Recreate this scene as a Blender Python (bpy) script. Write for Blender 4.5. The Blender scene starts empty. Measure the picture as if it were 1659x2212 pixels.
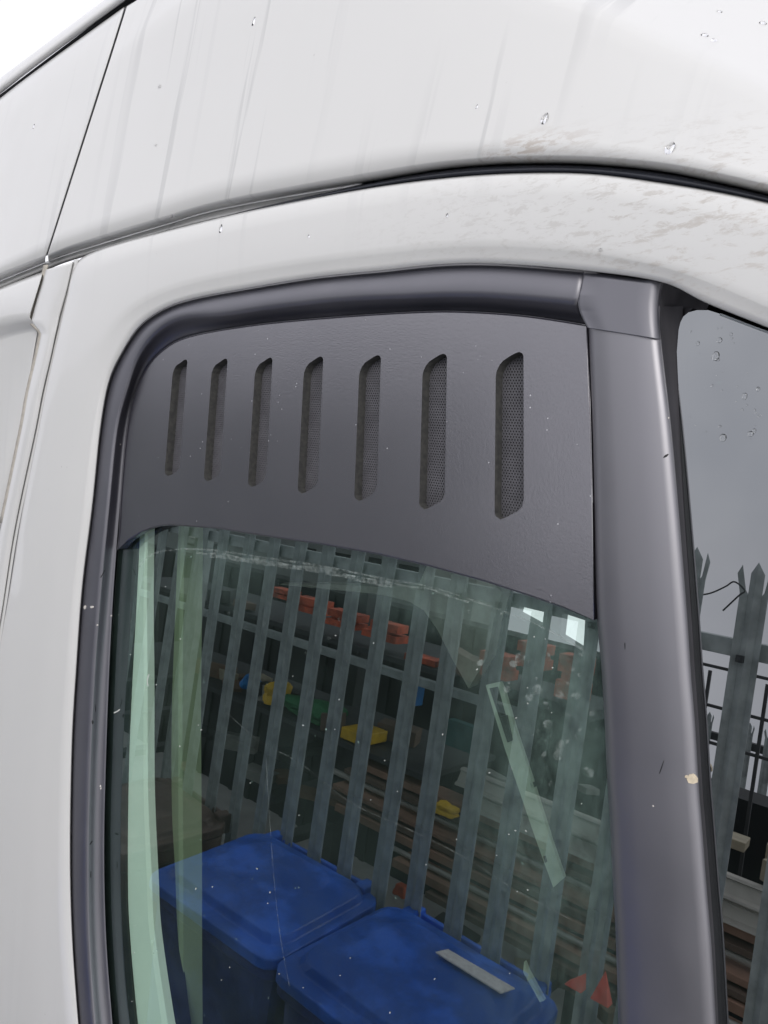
import bpy, bmesh, math, random
from mathutils import Vector, Matrix
from mathutils.bvhtree import BVHTree
from mathutils.geometry import intersect_line_plane
R_ = math.radians
random.seed(7)
S = bpy.context.scene
COL = S.collection

# ------------------------------------------------------------------ camera
# The camera stands 0.55 m from the van's side, 2.4 m up, looking left along it.
CAM = Vector((0, 0, 2.43))
AX = Vector((0.75832155, 0.65102667, 0.03335702))      # camera right
AU = Vector((-0.11068128, 0.07815747, 0.99077801))     # camera up
AF = Vector((-0.64241581, 0.75502032, -0.13132496))    # camera forward
cd = bpy.data.cameras.new('camera'); cam = bpy.data.objects.new('camera', cd); COL.objects.link(cam)
m = Matrix((AX, AU, -AF)).transposed().to_4x4(); m.translation = CAM
cam.matrix_world = m
cd.sensor_fit = 'VERTICAL'; cd.angle = 2 * math.atan(1106 / 1660)
cd.clip_start = 0.01; cd.clip_end = 500
S.camera = cam

# ------------------------------------------------------------------ sky, sun, exposure
w = bpy.data.worlds.new('World'); S.world = w; w.use_nodes = True
nt = w.node_tree; nt.nodes.clear()
out = nt.nodes.new('ShaderNodeOutputWorld'); bg = nt.nodes.new('ShaderNodeBackground')
sky = nt.nodes.new('ShaderNodeTexSky'); sky.sky_type = 'NISHITA'; sky.sun_disc = False
sky.sun_elevation = R_(34); sky.sun_rotation = R_(142)
tc = nt.nodes.new('ShaderNodeTexCoord')
no = nt.nodes.new('ShaderNodeTexNoise'); no.inputs['Scale'].default_value = 1.6; no.inputs['Detail'].default_value = 5
rp = nt.nodes.new('ShaderNodeValToRGB')
rp.color_ramp.elements[0].position = .32; rp.color_ramp.elements[0].color = (.63, .635, .70, 1)
rp.color_ramp.elements[1].position = .68; rp.color_ramp.elements[1].color = (1.05, 1.045, 1.09, 1)
sc = nt.nodes.new('ShaderNodeVectorMath'); sc.operation = 'SCALE'; sc.inputs['Scale'].default_value = 10.0
mx = nt.nodes.new('ShaderNodeMix'); mx.data_type = 'RGBA'; mx.inputs['Factor'].default_value = .97
bg.inputs['Strength'].default_value = .12
L = nt.links.new
L(tc.outputs['Generated'], no.inputs['Vector']); L(no.outputs['Fac'], rp.inputs['Fac'])
L(rp.outputs['Color'], sc.inputs[0]); L(sky.outputs['Color'], mx.inputs['A']); L(sc.outputs['Vector'], mx.inputs['B'])
L(mx.outputs['Result'], bg.inputs['Color']); L(bg.outputs['Background'], out.inputs['Surface'])
sd = bpy.data.lights.new('sun', 'SUN'); sun = bpy.data.objects.new('sun', sd); COL.objects.link(sun)
sd.energy = 1.15; sd.angle = R_(30); sd.color = (1, .97, .93)
el, az = R_(34), R_(142)        # sun behind the viewer, to the right
sdir = Vector((math.sin(az) * math.cos(el), math.cos(az) * math.cos(el), math.sin(el)))
sun.rotation_euler = sdir.to_track_quat('Z', 'Y').to_euler()
S.view_settings.view_transform = 'Standard'; S.view_settings.look = 'None'
S.view_settings.exposure = 0.06; S.view_settings.gamma = 1
S.cycles.max_bounces = 8; S.cycles.transparent_max_bounces = 12

# ------------------------------------------------------------------ the van's side plane
N = Vector((0, -math.cos(R_(5)), math.sin(R_(5)))).normalized()   # outward, leans back 5 deg
UP = Vector((0, math.sin(R_(5)), math.cos(R_(5))))
P0 = CAM - N * .55
def ray(x, y):
    return (AX * (x - 829.5) - AU * (y - 1106) + AF * 1660).normalized()
def P(x, y, d=0.0):
    """point of the van's side, d metres proud of the glass, seen along this line"""
    r = ray(x, y); p = P0 + N * d
    return CAM + r * ((p - CAM).dot(N) / r.dot(N))
def PY(x, y, Y):
    r = ray(x, y); return CAM + r * ((Y - CAM.y) / r.y)
def RF(x, y, Y=None, z=None):
    """where the line mirrored by the glass meets the plane Y or z"""
    h = P(x, y); r = ray(x, y); r = r - N * (2 * r.dot(N))
    t = (Y - h.y) / r.y if Y is not None else (z - h.z) / r.z
    return h + r * t

# ------------------------------------------------------------------ materials
def nmat(name):
    m = bpy.data.materials.new(name); m.use_nodes = True
    t = m.node_tree; b = t.nodes['Principled BSDF']; return m, t, b
def coords(t, kind='side'):
    """metres along the van, metres up its side"""
    g = t.nodes.new('ShaderNodeNewGeometry'); o = []
    for v in ((1, 0, 0), tuple(UP), tuple(N)):
        dn = t.nodes.new('ShaderNodeVectorMath'); dn.operation = 'DOT_PRODUCT'; dn.inputs[1].default_value = v
        t.links.new(g.outputs['Position'], dn.inputs[0]); o.append(dn.outputs['Value'])
    c = t.nodes.new('ShaderNodeCombineXYZ')
    for i in range(3): t.links.new(o[i], c.inputs[i])
    return c.outputs['Vector']
def mapv(t, vec, s=(1, 1, 1), loc=(0, 0, 0), rot=(0, 0, 0)):
    mp = t.nodes.new('ShaderNodeMapping'); mp.inputs['Scale'].default_value = s
    mp.inputs['Location'].default_value = loc; mp.inputs['Rotation'].default_value = rot
    t.links.new(vec, mp.inputs['Vector']); return mp.outputs['Vector']
def noise(t, vec, scale=1, detail=3, rough=.5, dist=0):
    n = t.nodes.new('ShaderNodeTexNoise'); n.inputs['Scale'].default_value = scale; n.inputs['Detail'].default_value = detail
    n.inputs['Roughness'].default_value = rough; n.inputs['Distortion'].default_value = dist
    t.links.new(vec, n.inputs['Vector']); return n.outputs['Fac']
def ramp(t, fac, a, b, ca=0.0, cb=1.0):
    r = t.nodes.new('ShaderNodeMapRange'); r.inputs['From Min'].default_value = a; r.inputs['From Max'].default_value = b
    r.inputs['To Min'].default_value = ca; r.inputs['To Max'].default_value = cb; r.interpolation_type = 'SMOOTHSTEP'
    t.links.new(fac, r.inputs['Value']); return r.outputs['Result']
def mul(t, a, b, op='MULTIPLY'):
    n = t.nodes.new('ShaderNodeMath'); n.operation = op
    for i, v in enumerate((a, b)):
        if isinstance(v, (int, float)): n.inputs[i].default_value = v
        else: t.links.new(v, n.inputs[i])
    return n.outputs[0]
def mixc(t, fac, a, b):
    n = t.nodes.new('ShaderNodeMix'); n.data_type = 'RGBA'
    if isinstance(fac, (int, float)): n.inputs['Factor'].default_value = fac
    else: t.links.new(fac, n.inputs['Factor'])
    for k, v in (('A', a), ('B', b)):
        if isinstance(v, tuple): n.inputs[k].default_value = v + (1,)
        else: t.links.new(v, n.inputs[k])
    return n.outputs['Result']
def bump(t, b, h, strength=.1, dist=.001):
    n = t.nodes.new('ShaderNodeBump'); n.inputs['Strength'].default_value = strength; n.inputs['Distance'].default_value = dist
    t.links.new(h, n.inputs['Height']); t.links.new(n.outputs['Normal'], b.inputs['Normal']); return n
def dist_to(t, vec, p, sx=1, sy=1):
    s = t.nodes.new('ShaderNodeVectorMath'); s.operation = 'SUBTRACT'; s.inputs[1].default_value = p
    t.links.new(vec, s.inputs[0])
    k = t.nodes.new('ShaderNodeVectorMath'); k.operation = 'MULTIPLY'; k.inputs[1].default_value = (sx, sy, 0)
    t.links.new(s.outputs[0], k.inputs[0])
    l = t.nodes.new('ShaderNodeVectorMath'); l.operation = 'LENGTH'; t.links.new(k.outputs[0], l.inputs[0])
    return l.outputs['Value']
def side_xy(x, y, d=.03):
    p = P(x, y, d); return (p.x, p.dot(UP), p.dot(N))

def make_paint():
    m, t, b = nmat('white_paint'); v = coords(t)
    base = (.665, .662, .645)
    # run-down rain streaks, uneven in width and strength
    vs = mapv(t, v, (55, 1.6, 6), rot=(0, 0, 0))
    wob = noise(t, v, 6, 3)
    s1 = ramp(t, noise(t, vs, 1, 3, .55, .25), .53, .60)
    s2 = ramp(t, noise(t, mapv(t, v, (14, 1.1, 3)), 1, 2), .48, .66)
    sx = t.nodes.new('ShaderNodeSeparateXYZ'); t.links.new(v, sx.inputs[0])
    hi = P(829, 385, .03).dot(UP)
    st = mul(t, mul(t, mul(t, s1, s2), ramp(t, sx.outputs[1], hi - .04, hi + .02, .12, 1)), .85)
    col = mixc(t, st, base, (.53, .53, .52))
    # thin grey film of road dirt
    film = ramp(t, noise(t, v, 5, 6, .6), .42, .75, 0, .12)
    col = mixc(t, film, col, (.60, .60, .59))
    # brown scuffed grime towards the front over the frame corner
    g = ramp(t, dist_to(t, v, side_xy(1600, 470), 1, 1.6), .02, .16, 1, 0)
    g2 = ramp(t, dist_to(t, v, side_xy(1250, 440), .55, 2.0), .01, .16, 1, 0)
    gn = noise(t, mapv(t, v, (60, 170, 60), rot=(0, 0, -.45)), 1, 9, .74, .4)
    gm = mul(t, ramp(t, gn, .50, .66), g)
    gm2 = mul(t, ramp(t, gn, .50, .62), g2)
    col = mixc(t, mul(t, gm, .5), col, (.44, .38, .32))
    col = mixc(t, mul(t, gm2, .42), col, (.46, .44, .41))
    g3 = mul(t, ramp(t, dist_to(t, v, side_xy(1130, 320), .8, 3.0), .0, .06, 1, 0), ramp(t, gn, .46, .6))
    col = mixc(t, mul(t, g3, .6), col, (.40, .33, .27))
    # fine specks
    sp = t.nodes.new('ShaderNodeTexVoronoi'); sp.inputs['Scale'].default_value = 55; sp.inputs['Randomness'].default_value = 1
    t.links.new(v, sp.inputs['Vector'])
    spk = mul(t, ramp(t, sp.outputs['Distance'], .03, .09, 1, 0), ramp(t, noise(t, v, 9, 2), .55, .7))
    col = mixc(t, mul(t, spk, .45), col, (.36, .34, .32))
    t.links.new(col, b.inputs['Base Color'])
    t.links.new(ramp(t, noise(t, v, 9, 2), .3, .7, .28, .42), b.inputs['Roughness'])
    b.inputs['Coat Weight'].default_value = .4; b.inputs['Coat Roughness'].default_value = .06
    bump(t, b, mul(t, st, 1.0), .12, .0006)
    return m
def make_rubber(name, c, rough=.42, spec=.8, dust=.1):
    m, t, b = nmat(name); v = coords(t)
    n1 = noise(t, mapv(t, v, (9, 3, 9)), 1, 5, .6)
    col = mixc(t, ramp(t, n1, .35, .75, 0, dust), c, (.32, .31, .31))
    sp = t.nodes.new('ShaderNodeTexVoronoi'); sp.inputs['Scale'].default_value = 46
    t.links.new(v, sp.inputs['Vector'])
    spk = mul(t, ramp(t, sp.outputs['Distance'], .03, .07, 1, 0), ramp(t, noise(t, v, 13, 2), .55, .7))
    col = mixc(t, mul(t, spk, .5), col, (.01, .01, .012))
    t.links.new(col, b.inputs['Base Color'])
    b.inputs['IOR'].default_value = 1.5 + spec * .5; b.inputs['Specular Tint'].default_value = (.97, .955, 1, 1)
    t.links.new(ramp(t, noise(t, v, 22, 4), .3, .7, rough - .02, rough + .03), b.inputs['Roughness'])
    bump(t, b, noise(t, v, 40, 1), .03, .0006)
    return m
def make_grain():
    """moulded sheet plastic with leather grain"""
    m, t, b = nmat('grained_plastic'); v = coords(t)
    col = mixc(t, ramp(t, noise(t, v, 9, 6, .6), .35, .75, 0, .22), (.022, .021, .028), (.075, .072, .082))
    vo = t.nodes.new('ShaderNodeTexVoronoi'); vo.inputs['Scale'].default_value = 110; t.links.new(v, vo.inputs['Vector'])
    wsp = mul(t, ramp(t, vo.outputs['Distance'], .04, .08, 1, 0), ramp(t, noise(t, v, 17, 3), .51, .62))
    col = mixc(t, mul(t, wsp, .9), col, (.65, .65, .66))
    vo2 = t.nodes.new('ShaderNodeTexVoronoi'); vo2.inputs['Scale'].default_value = 75
    t.links.new(mapv(t, v, loc=(3.1, 1.7, 0)), vo2.inputs['Vector'])
    dsp = mul(t, ramp(t, vo2.outputs['Distance'], .04, .10, 1, 0), ramp(t, noise(t, mapv(t, v, loc=(5, 2, 0)), 15, 3), .58, .66))
    col = mixc(t, mul(t, dsp, .9), col, (.008, .008, .01))
    t.links.new(col, b.inputs['Base Color'])
    b.inputs['Roughness'].default_value = .27; b.inputs['IOR'].default_value = 3.0; b.inputs['Specular Tint'].default_value = (.97, .955, 1, 1)
    gr = noise(t, mapv(t, v, (420, 520, 400)), 1, 3, .6, .6)
    bump(t, b, gr, .24, .0004)
    return m
def make_plain(name, c, rough=.5, metal=0, ns=20, var=.25, c2=None, bs=.1, obj=False):
    m, t, b = nmat(name)
    if obj:
        tcn = t.nodes.new('ShaderNodeTexCoord'); v = tcn.outputs['Object']
    else: v = coords(t)
    d = c2 if c2 else tuple(x * (1 - var) for x in c)
    col = mixc(t, ramp(t, noise(t, v, ns, 5, .6), .3, .7), c, d)
    t.links.new(col, b.inputs['Base Color']); b.inputs['Roughness'].default_value = rough; b.inputs['Metallic'].default_value = metal
    bump(t, b, noise(t, v, ns * 8, 4), bs, .002)
    return m
def make_glass(name, tint, ior, haze=.05, marks=True):
    m = bpy.data.materials.new(name); m.use_nodes = True; t = m.node_tree; t.nodes.clear()
    o = t.nodes.new('ShaderNodeOutputMaterial'); v = coords(t)
    tr = t.nodes.new('ShaderNodeBsdfTransparent'); tr.inputs['Color'].default_value = tint + (1,)
    gl = t.nodes.new('ShaderNodeBsdfGlossy'); gl.inputs['Roughness'].default_value = 0.0
    gl.inputs['Color'].default_value = (.88, 1, 1, 1) if marks else (.95, .98, 1, 1)
    # the same reflectance from both sides of the pane
    ge = t.nodes.new('ShaderNodeNewGeometry'); dt = t.nodes.new('ShaderNodeVectorMath'); dt.operation = 'DOT_PRODUCT'
    t.links.new(ge.outputs['Normal'], dt.inputs[0]); t.links.new(ge.outputs['Incoming'], dt.inputs[1])
    cs = mul(t, dt.outputs['Value'], 0, 'ADD'); ab = t.nodes.new('ShaderNodeMath'); ab.operation = 'ABSOLUTE'; t.links.new(cs, ab.inputs[0])
    r0 = ((ior - 1) / (ior + 1)) ** 2
    fr_ = mul(t, mul(t, mul(t, mul(t, 1, ab.outputs[0], 'SUBTRACT'), 5, 'POWER'), 1 - r0), r0, 'ADD')
    mxs = t.nodes.new('ShaderNodeMixShader'); t.links.new(fr_, mxs.inputs['Fac'])
    t.links.new(tr.outputs[0], mxs.inputs[1]); t.links.new(gl.outputs[0], mxs.inputs[2])
    df = t.nodes.new('ShaderNodeBsdfDiffuse'); df.inputs['Color'].default_value = (.42, .62, .54, 1)
    m2 = t.nodes.new('ShaderNodeMixShader')
    fac = ramp(t, noise(t, v, 7, 6, .65), .35, .8, haze * .2, haze)
    if marks:
        rg = ramp(t, dist_to(t, v, side_xy(1270, 1560, 0), 1.0, .42), .01, .16, 1, 0)
        cl = ramp(t, noise(t, mapv(t, v, (60, 30, 40), rot=(0, 0, .2)), 1, 9, .72, .3), .15, .80)
        fac = mul(t, fac, mul(t, mul(t, rg, cl), .20), 'ADD')
        tg = ramp(t, dist_to(t, v, side_xy(930, 1290, 0), .30, 1.0), .0, .05, 1, 0)
        fac = mul(t, fac, mul(t, mul(t, tg, cl), .14), 'ADD')
        tg2 = ramp(t, dist_to(t, v, side_xy(480, 1220, 0), .5, 1.0), .0, .07, 1, 0)
        fac = mul(t, fac, mul(t, mul(t, tg2, cl), .10), 'ADD')
    vo = t.nodes.new('ShaderNodeTexVoronoi'); vo.inputs['Scale'].default_value = 60; t.links.new(v, vo.inputs['Vector'])
    sp = mul(t, ramp(t, vo.outputs['Distance'], .04, .10, 1, 0), ramp(t, noise(t, v, 15, 3), .54, .66))
    fac = mul(t, fac, mul(t, sp, .45 if marks else .15), 'ADD')
    t.links.new(fac, m2.inputs['Fac']); t.links.new(mxs.outputs[0], m2.inputs[1]); t.links.new(df.outputs[0], m2.inputs[2])
    t.links.new(m2.outputs[0], o.inputs['Surface'])
    return m
def make_mark():
    m = bpy.data.materials.new('dried_water_mark'); m.use_nodes = True; t = m.node_tree; t.nodes.clear()
    o = t.nodes.new('ShaderNodeOutputMaterial'); v = coords(t)
    tr = t.nodes.new('ShaderNodeBsdfTransparent'); df = t.nodes.new('ShaderNodeBsdfDiffuse')
    df.inputs['Color'].default_value = (.66, .74, .70, 1)
    mx = t.nodes.new('ShaderNodeMixShader')
    t.links.new(ramp(t, noise(t, v, 160, 5, .7), .36, .66, .0, .22), mx.inputs['Fac'])
    t.links.new(tr.outputs[0], mx.inputs[1]); t.links.new(df.outputs[0], mx.inputs[2]); t.links.new(mx.outputs[0], o.inputs['Surface'])
    return m
def make_water():
    m, t, b = nmat('water'); b.inputs['Base Color'].default_value = (1, 1, 1, 1); b.inputs['Roughness'].default_value = .02
    b.inputs['Transmission Weight'].default_value = 1; b.inputs['IOR'].default_value = 1.33; return m

PAINT = make_paint()
RUB = make_rubber('black_rubber', (.030, .031, .044), .44, 2.3, .05)
PIL = make_rubber('pillar_plastic', (.026, .025, .033), .42, 3.4, .05)
CAP = make_rubber('cap_rubber', (.028, .027, .036), .36, 2.2, .04)
GRAIN = make_grain()
DIRTW = make_plain('dirty_plastic_edge', (.04, .04, .04), .85, 0, 220, c2=(.075, .074, .068))
SCREEN = make_plain('screen_plastic', (.12, .118, .13), .5, 0, 60)
BLACK = make_plain('black_void', (.006, .006, .007), .9)
SEALB = make_plain('black_seal', (.03, .033, .045), .22, 0, 40)
CER = make_plain('black_edge_plastic', (.014, .018, .021), .45, 0, 30)
GLASS = make_glass('green_tinted_glass', (.85, 1.0, .91), 3.0, .034, True)
GLASS2 = make_glass('dark_window_glass', (.10, .11, .12), 3.7, .01, False)
MARK = make_mark(); WATER = make_water()
CREAM = make_plain('cream_chip', (.72, .62, .46), .7, 0, 200)
CHIPW = make_plain('pale_chip', (.72, .68, .62), .7, 0, 200)

# ------------------------------------------------------------------ object helpers
def tag(o, label=None, cat=None, group=None, kind=None):
    if label: o['label'] = label
    if cat: o['category'] = cat
    if group: o['group'] = group
    if kind: o['kind'] = kind
    return o
def empty(name, loc=(0, 0, 0)):
    o = bpy.data.objects.new(name, None); o.location = loc; COL.objects.link(o); return o
def mesh(name, vs, fs, mat, parent=None, smooth=False, solid=0, mats=None, fm=None, weld=False):
    me = bpy.data.meshes.new(name)
    off = parent_loc(parent)
    me.from_pydata([tuple(Vector(v) - off) for v in vs], [], fs)
    for mm in (mats or [mat]): me.materials.append(mm)
    if fm: me.polygons.foreach_set('material_index', fm)
    if smooth: me.polygons.foreach_set('use_smooth', [True] * len(me.polygons))
    me.update()
    o = bpy.data.objects.new(name, me); COL.objects.link(o)
    if parent: o.parent = parent
    if solid:
        md = o.modifiers.new('thick', 'SOLIDIFY'); md.thickness = solid; md.offset = -1
    return o
def parent_loc(p):
    v = Vector((0, 0, 0))
    while p is not None: v += p.location; p = p.parent
    return v
def cr(pts, n):
    """centripetal-free Catmull-Rom through tuples, n samples, uniform by station"""
    out = []; k = len(pts)
    for i in range(n):
        t = i / (n - 1) * (k - 1); j = min(int(t), k - 2); f = t - j
        p0 = pts[max(j - 1, 0)]; p1 = pts[j]; p2 = pts[j + 1]; p3 = pts[min(j + 2, k - 1)]
        out.append(tuple(.5 * ((2 * b) + (-a + c) * f + (2 * a - 5 * b + 4 * c - d) * f * f + (-a + 3 * b - 3 * c + d) * f ** 3)
                         for a, b, c, d in zip(p0, p1, p2, p3)))
    return out
BV = []
def grid(name, curves, rows, mat, parent, n=90, solid=.0012, reg=None, depth_fn=None):
    """surface across several matched outline curves. rows: (curve position 0..k-1, depth)"""
    cs = [cr(c, n) for c in curves]
    vs = []
    for s, d in rows:
        j = min(int(s), len(cs) - 2); f = s - j
        if len(cs) == 1: j = 0; f = 0
        for i in range(n):
            a = cs[j][i]; b = cs[min(j + 1, len(cs) - 1)][i]
            dd = d(i / (n - 1)) if callable(d) else d
            vs.append(P(a[0] + (b[0] - a[0]) * f, a[1] + (b[1] - a[1]) * f, dd))
    fs = []
    for r in range(len(rows) - 1):
        for i in range(n - 1):
            q = [r * n + i, r * n + i + 1, (r + 1) * n + i + 1, (r + 1) * n + i]
            nn = (vs[q[1]] - vs[q[0]]).cross(vs[q[3]] - vs[q[0]])
            if nn.dot(N) < 0: q.reverse()
            fs.append(q)
    # keep one winding for the whole sheet
    flip = sum(1 for q in fs if q[0] < q[-1] and True)
    o = mesh(name, vs, fs, mat, parent, True, 0)
    bm = bmesh.new(); bm.from_mesh(o.data); bmesh.ops.recalc_face_normals(bm, faces=bm.faces)
    tot = sum((f.normal * f.calc_area() for f in bm.faces), Vector())
    if tot.dot(N) < 0: bmesh.ops.reverse_faces(bm, faces=bm.faces)
    bm.to_mesh(o.data); bm.free()
    if solid:
        md = o.modifiers.new('thick', 'SOLIDIFY'); md.thickness = solid; md.offset = -1
    BV.append((o, BVHTree.FromPolygons([v + parent_loc(parent) for v in [vv.co.copy() for vv in o.data.vertices]], [list(p.vertices) for p in o.data.polygons])))
    return o
def hit(x, y):
    best = None; r = ray(x, y)
    for o, b in BV:
        loc, nn, i, d = b.ray_cast(CAM, r)
        if loc is not None and (best is None or d < best[2]): best = (loc, nn, d, o)
    return best
def plate(name, outline, d, mat, parent, thick=.004, holes=(), mats=None, bevel=0):
    """flat sheet cut to an outline on the van's side, front face at depth d"""
    def mk(pts, dd): return [P(x, y, d) + N * (dd - d) for x, y in pts]
    bm = bmesh.new(); loops = []
    for pts in [outline] + list(holes):
        loops.append([bm.verts.new(p) for p in mk(pts, d)])
    ed = []
    for lp in loops:
        for i in range(len(lp)): ed.append(bm.edges.new((lp[i], lp[(i + 1) % len(lp)])))
    r = bmesh.ops.triangle_fill(bm, use_beauty=True, use_dissolve=False, edges=ed, normal=N)
    for f in bm.faces:
        if f.normal.dot(N) < 0: f.normal_flip()
    for k, lp in enumerate(loops):
        back = [bm.verts.new(v.co - N * thick) for v in lp]
        for i in range(len(lp)):
            f = bm.faces.new((lp[i], lp[(i + 1) % len(lp)], back[(i + 1) % len(lp)], back[i]))
            f.material_index = 1 if (k and mats) else 0
    me = bpy.data.meshes.new(name); off = parent_loc(parent)
    for v in bm.verts: v.co -= off
    bm.to_mesh(me); bm.free()
    for mm in (mats or [mat]): me.materials.append(mm)
    o = bpy.data.objects.new(name, me); COL.objects.link(o); o.parent = parent
    return o
def box(vs, fs, lo, hi):
    b = len(vs)
    for x in (lo[0], hi[0]):
        for y in (lo[1], hi[1]):
            for z in (lo[2], hi[2]): vs.append(Vector((x, y, z)))
    for q in ((0, 1, 3, 2), (4, 6, 7, 5), (0, 4, 5, 1), (2, 3, 7, 6), (0, 2, 6, 4), (1, 5, 7, 3)): fs.append([b + i for i in q])
def boxo(name, lo, hi, mat, parent=None, bev=.0):
    vs, fs = [], []; box(vs, fs, lo, hi); o = mesh(name, vs, fs, mat, parent)
    if bev:
        md = o.modifiers.new('bevel', 'BEVEL'); md.width = bev; md.segments = 2
    return o
def tube(name, pts, r, mat, parent=None, seg=8):
    vs, fs = [], []; k = len(pts)
    for i, p in enumerate(pts):
        p = Vector(p); a = Vector(pts[max(i - 1, 0)]); b = Vector(pts[min(i + 1, k - 1)])
        dr = (b - a).normalized(); s = dr.orthogonal().normalized(); u = dr.cross(s)
        if i and (s.dot(ps) < .0): s = ps - dr * ps.dot(dr); s.normalize(); u = dr.cross(s)
        if i: s = (ps - dr * ps.dot(dr)).normalized(); u = dr.cross(s)
        ps = s
        for j in range(seg):
            an = 2 * math.pi * j / seg; vs.append(p + (s * math.cos(an) + u * math.sin(an)) * r)
    for i in range(k - 1):
        for j in range(seg):
            fs.append([i * seg + j, i * seg + (j + 1) % seg, (i + 1) * seg + (j + 1) % seg, (i + 1) * seg + j])
    fs.append(list(range(seg))[::-1]); fs.append([(k - 1) * seg + j for j in range(seg)])
    return mesh(name, vs, fs, mat, parent, True)

# ================================================================== THE VAN
van = tag(empty('van', (-.4, .7, 0)), 'white panel van with black vented plastic insert in its cab door window', 'van')

# matched outlines round the door window (bottom left, up, round the corner, along the top)
Wo = [(105, 2420), (92, 2212), (80, 2000), (78, 1830), (86, 1640), (100, 1450), (118, 1290), (138, 1120), (165, 960), (190, 850), (215, 765), (252, 700), (305, 655), (385, 620), (500, 593), (650, 568), (829, 546), (979, 532), (1129, 532), (1279, 545)]
R0 = [(190, 2420), (170, 2212), (156, 2015), (152, 1830), (156, 1603), (165, 1447), (178, 1268), (200, 1090), (217, 926), (235, 826), (262, 765), (302, 705), (356, 667), (420, 645), (531, 624), (680, 600), (829, 585), (954, 572), (1079, 571), (1262, 585)]
R1 = [(232, 2420), (203, 2212), (190, 2015), (188, 1830), (193, 1640), (203, 1447), (218, 1262), (235, 1090), (252, 930), (275, 840), (302, 765), (345, 712), (400, 686), (489, 680), (600, 664), (740, 649), (880, 643), (1000, 640), (1110, 645), (1246, 657)]
R2 = [(262, 2420), (242, 2212), (228, 2020), (224, 1830), (228, 1640), (235, 1447), (244, 1280), (257, 1110), (271, 945), (289, 851), (318, 788), (360, 747), (406, 726), (489, 709), (590, 695), (739, 682), (879, 673), (989, 671), (1129, 680), (1264, 700)]
Wo2 = Wo + [(1429, 575), (1540, 612), (1659, 662), (1800, 722)]
R02 = R0[:-1] + [(1262, 585), (1429, 610), (1526, 655), (1659, 708), (1800, 765)]
Oo = [(-160, 2420), (-130, 2212), (-100, 2000), (-75, 1830), (-42, 1640), (-12, 1450), (17, 1290), (44, 1120), (75, 960), (100, 830), (122, 730), (141, 645), (160, 575), (215, 539), (370, 496), (560, 451), (800, 406), (979, 383), (1129, 374), (1279, 376), (1429, 395), (1560, 417), (1680, 443), (1830, 480)]
d0 = .034
grid('door_frame', [Oo, Wo2, R02], [(0, .024), (.015, .030), (.045, d0), (.3, d0 + .001), (.6, d0 + .001), (.9, d0 + .0005), (1.0, .0339), (1.1, .0334), (1.3, .0324), (1.6, .0310), (1.94, .0296), (1.985, .028), (2.0, .021)], PAINT, van, 160)
grid('window_seal', [R0, R1, R2], [(0, .018), (.05, .0215), (.15, .0235), (.5, .0255), (.8, .0258), (1.0, .0245), (1.12, .0222), (1.3, .017), (1.6, .010), (1.9, .006), (2.0, .0055)], RUB, van, 160, .001)

SEAMG = make_plain('seam_filler', (.30, .30, .31), .6)
# gap between the door and the upper body, with its weatherstrip
Lc = [(-100, 632), (0, 589), (98, 552), (165, 525), (350, 468), (500, 427), (829, 366), (979, 345), (1129, 335), (1279, 337), (1429, 350), (1560, 374), (1680, 403), (1830, 440)]
Gc = [(-100, 652), (0, 607), (98, 567), (165, 543), (350, 487), (500, 446), (829, 389), (979, 365), (1129, 356), (1279, 358), (1429, 373), (1560, 399), (1680, 427), (1830, 465)]
Oc = [(-100, 668), (0, 622), (100, 580), (165, 556), (350, 503), (500, 467), (829, 403), (979, 385), (1129, 376), (1279, 378), (1429, 397), (1560, 419), (1680, 445), (1830, 482)]
grid('gutter_seal', [[(300, 514), (500, 462), (660, 425)] + Gc[6:], [(300, 517), (500, 468), (660, 435)] + Oc[6:]], [(-.15, .004), (.0, .012), (.2, .019), (.5, .021), (.85, .019), (1.2, .008)], SEALB, van, 100)
grid('gutter_channel', [Gc[:7] + Gc[7:8], Oc[:7] + Oc[7:8]], [(-.1, .004), (.3, .009), (.5, .009), (.8, .015), (1.3, .006)], PAINT, van, 40)

# upper body side: three matched curves, lower lip, soft crease, roof edge
Lu = [(103, 550), (165, 525), (350, 468), (500, 427), (829, 366), (979, 345), (1129, 335), (1279, 337), (1429, 350), (1560, 374), (1680, 403), (1830, 440)]
Cu = [(236, 135), (262, 110), (370, 20), (520, -60), (860, -130), (1030, -85), (1150, -30), (1290, 22), (1430, 85), (1550, 138), (1675, 196), (1830, 265)]
Tu = [(274, 14), (305, -6), (420, -85), (600, -210), (930, -330), (1090, -270), (1230, -205), (1360, -130), (1490, -130), (1610, -70), (1720, -20), (1860, 60)]
dC = lambda t: -.004
dT = lambda t: -.022 - .11 * min(1, max(0, (t - .2) / .5))
def lerpd(a, b, s): return lambda t: (a(t) if callable(a) else a) * (1 - s) + (b(t) if callable(b) else b) * s
rows = [(0, .030)] + [(s, lerpd(.030, dC, s)) for s in (.1, .2, .4, .6, .8, .93)]
rows += [(1.0, lerpd(dC, dT, .02)), (1.08, lerpd(dC, dT, .10)), (1.25, lerpd(dC, dT, .27)), (1.5, lerpd(dC, dT, .55)), (1.8, lerpd(dC, dT, .85)), (1.93, lerpd(dC, dT, 1.04)), (2.0, lerpd(dC, dT, 1.25)), (1.97, lambda t: -.6)]
Gu = [(105, 565)] + Gc[3:]
rows = [(0, .006), (.12, .0135), (.3, .0205), (.5, .0250), (.7, .0275), (.88, .029)] + [(s + 1, d) for s, d in rows]
upper = grid('upper_body_panel', [Gu, Lu, Cu, Tu], rows, PAINT, van, 120)
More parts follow.
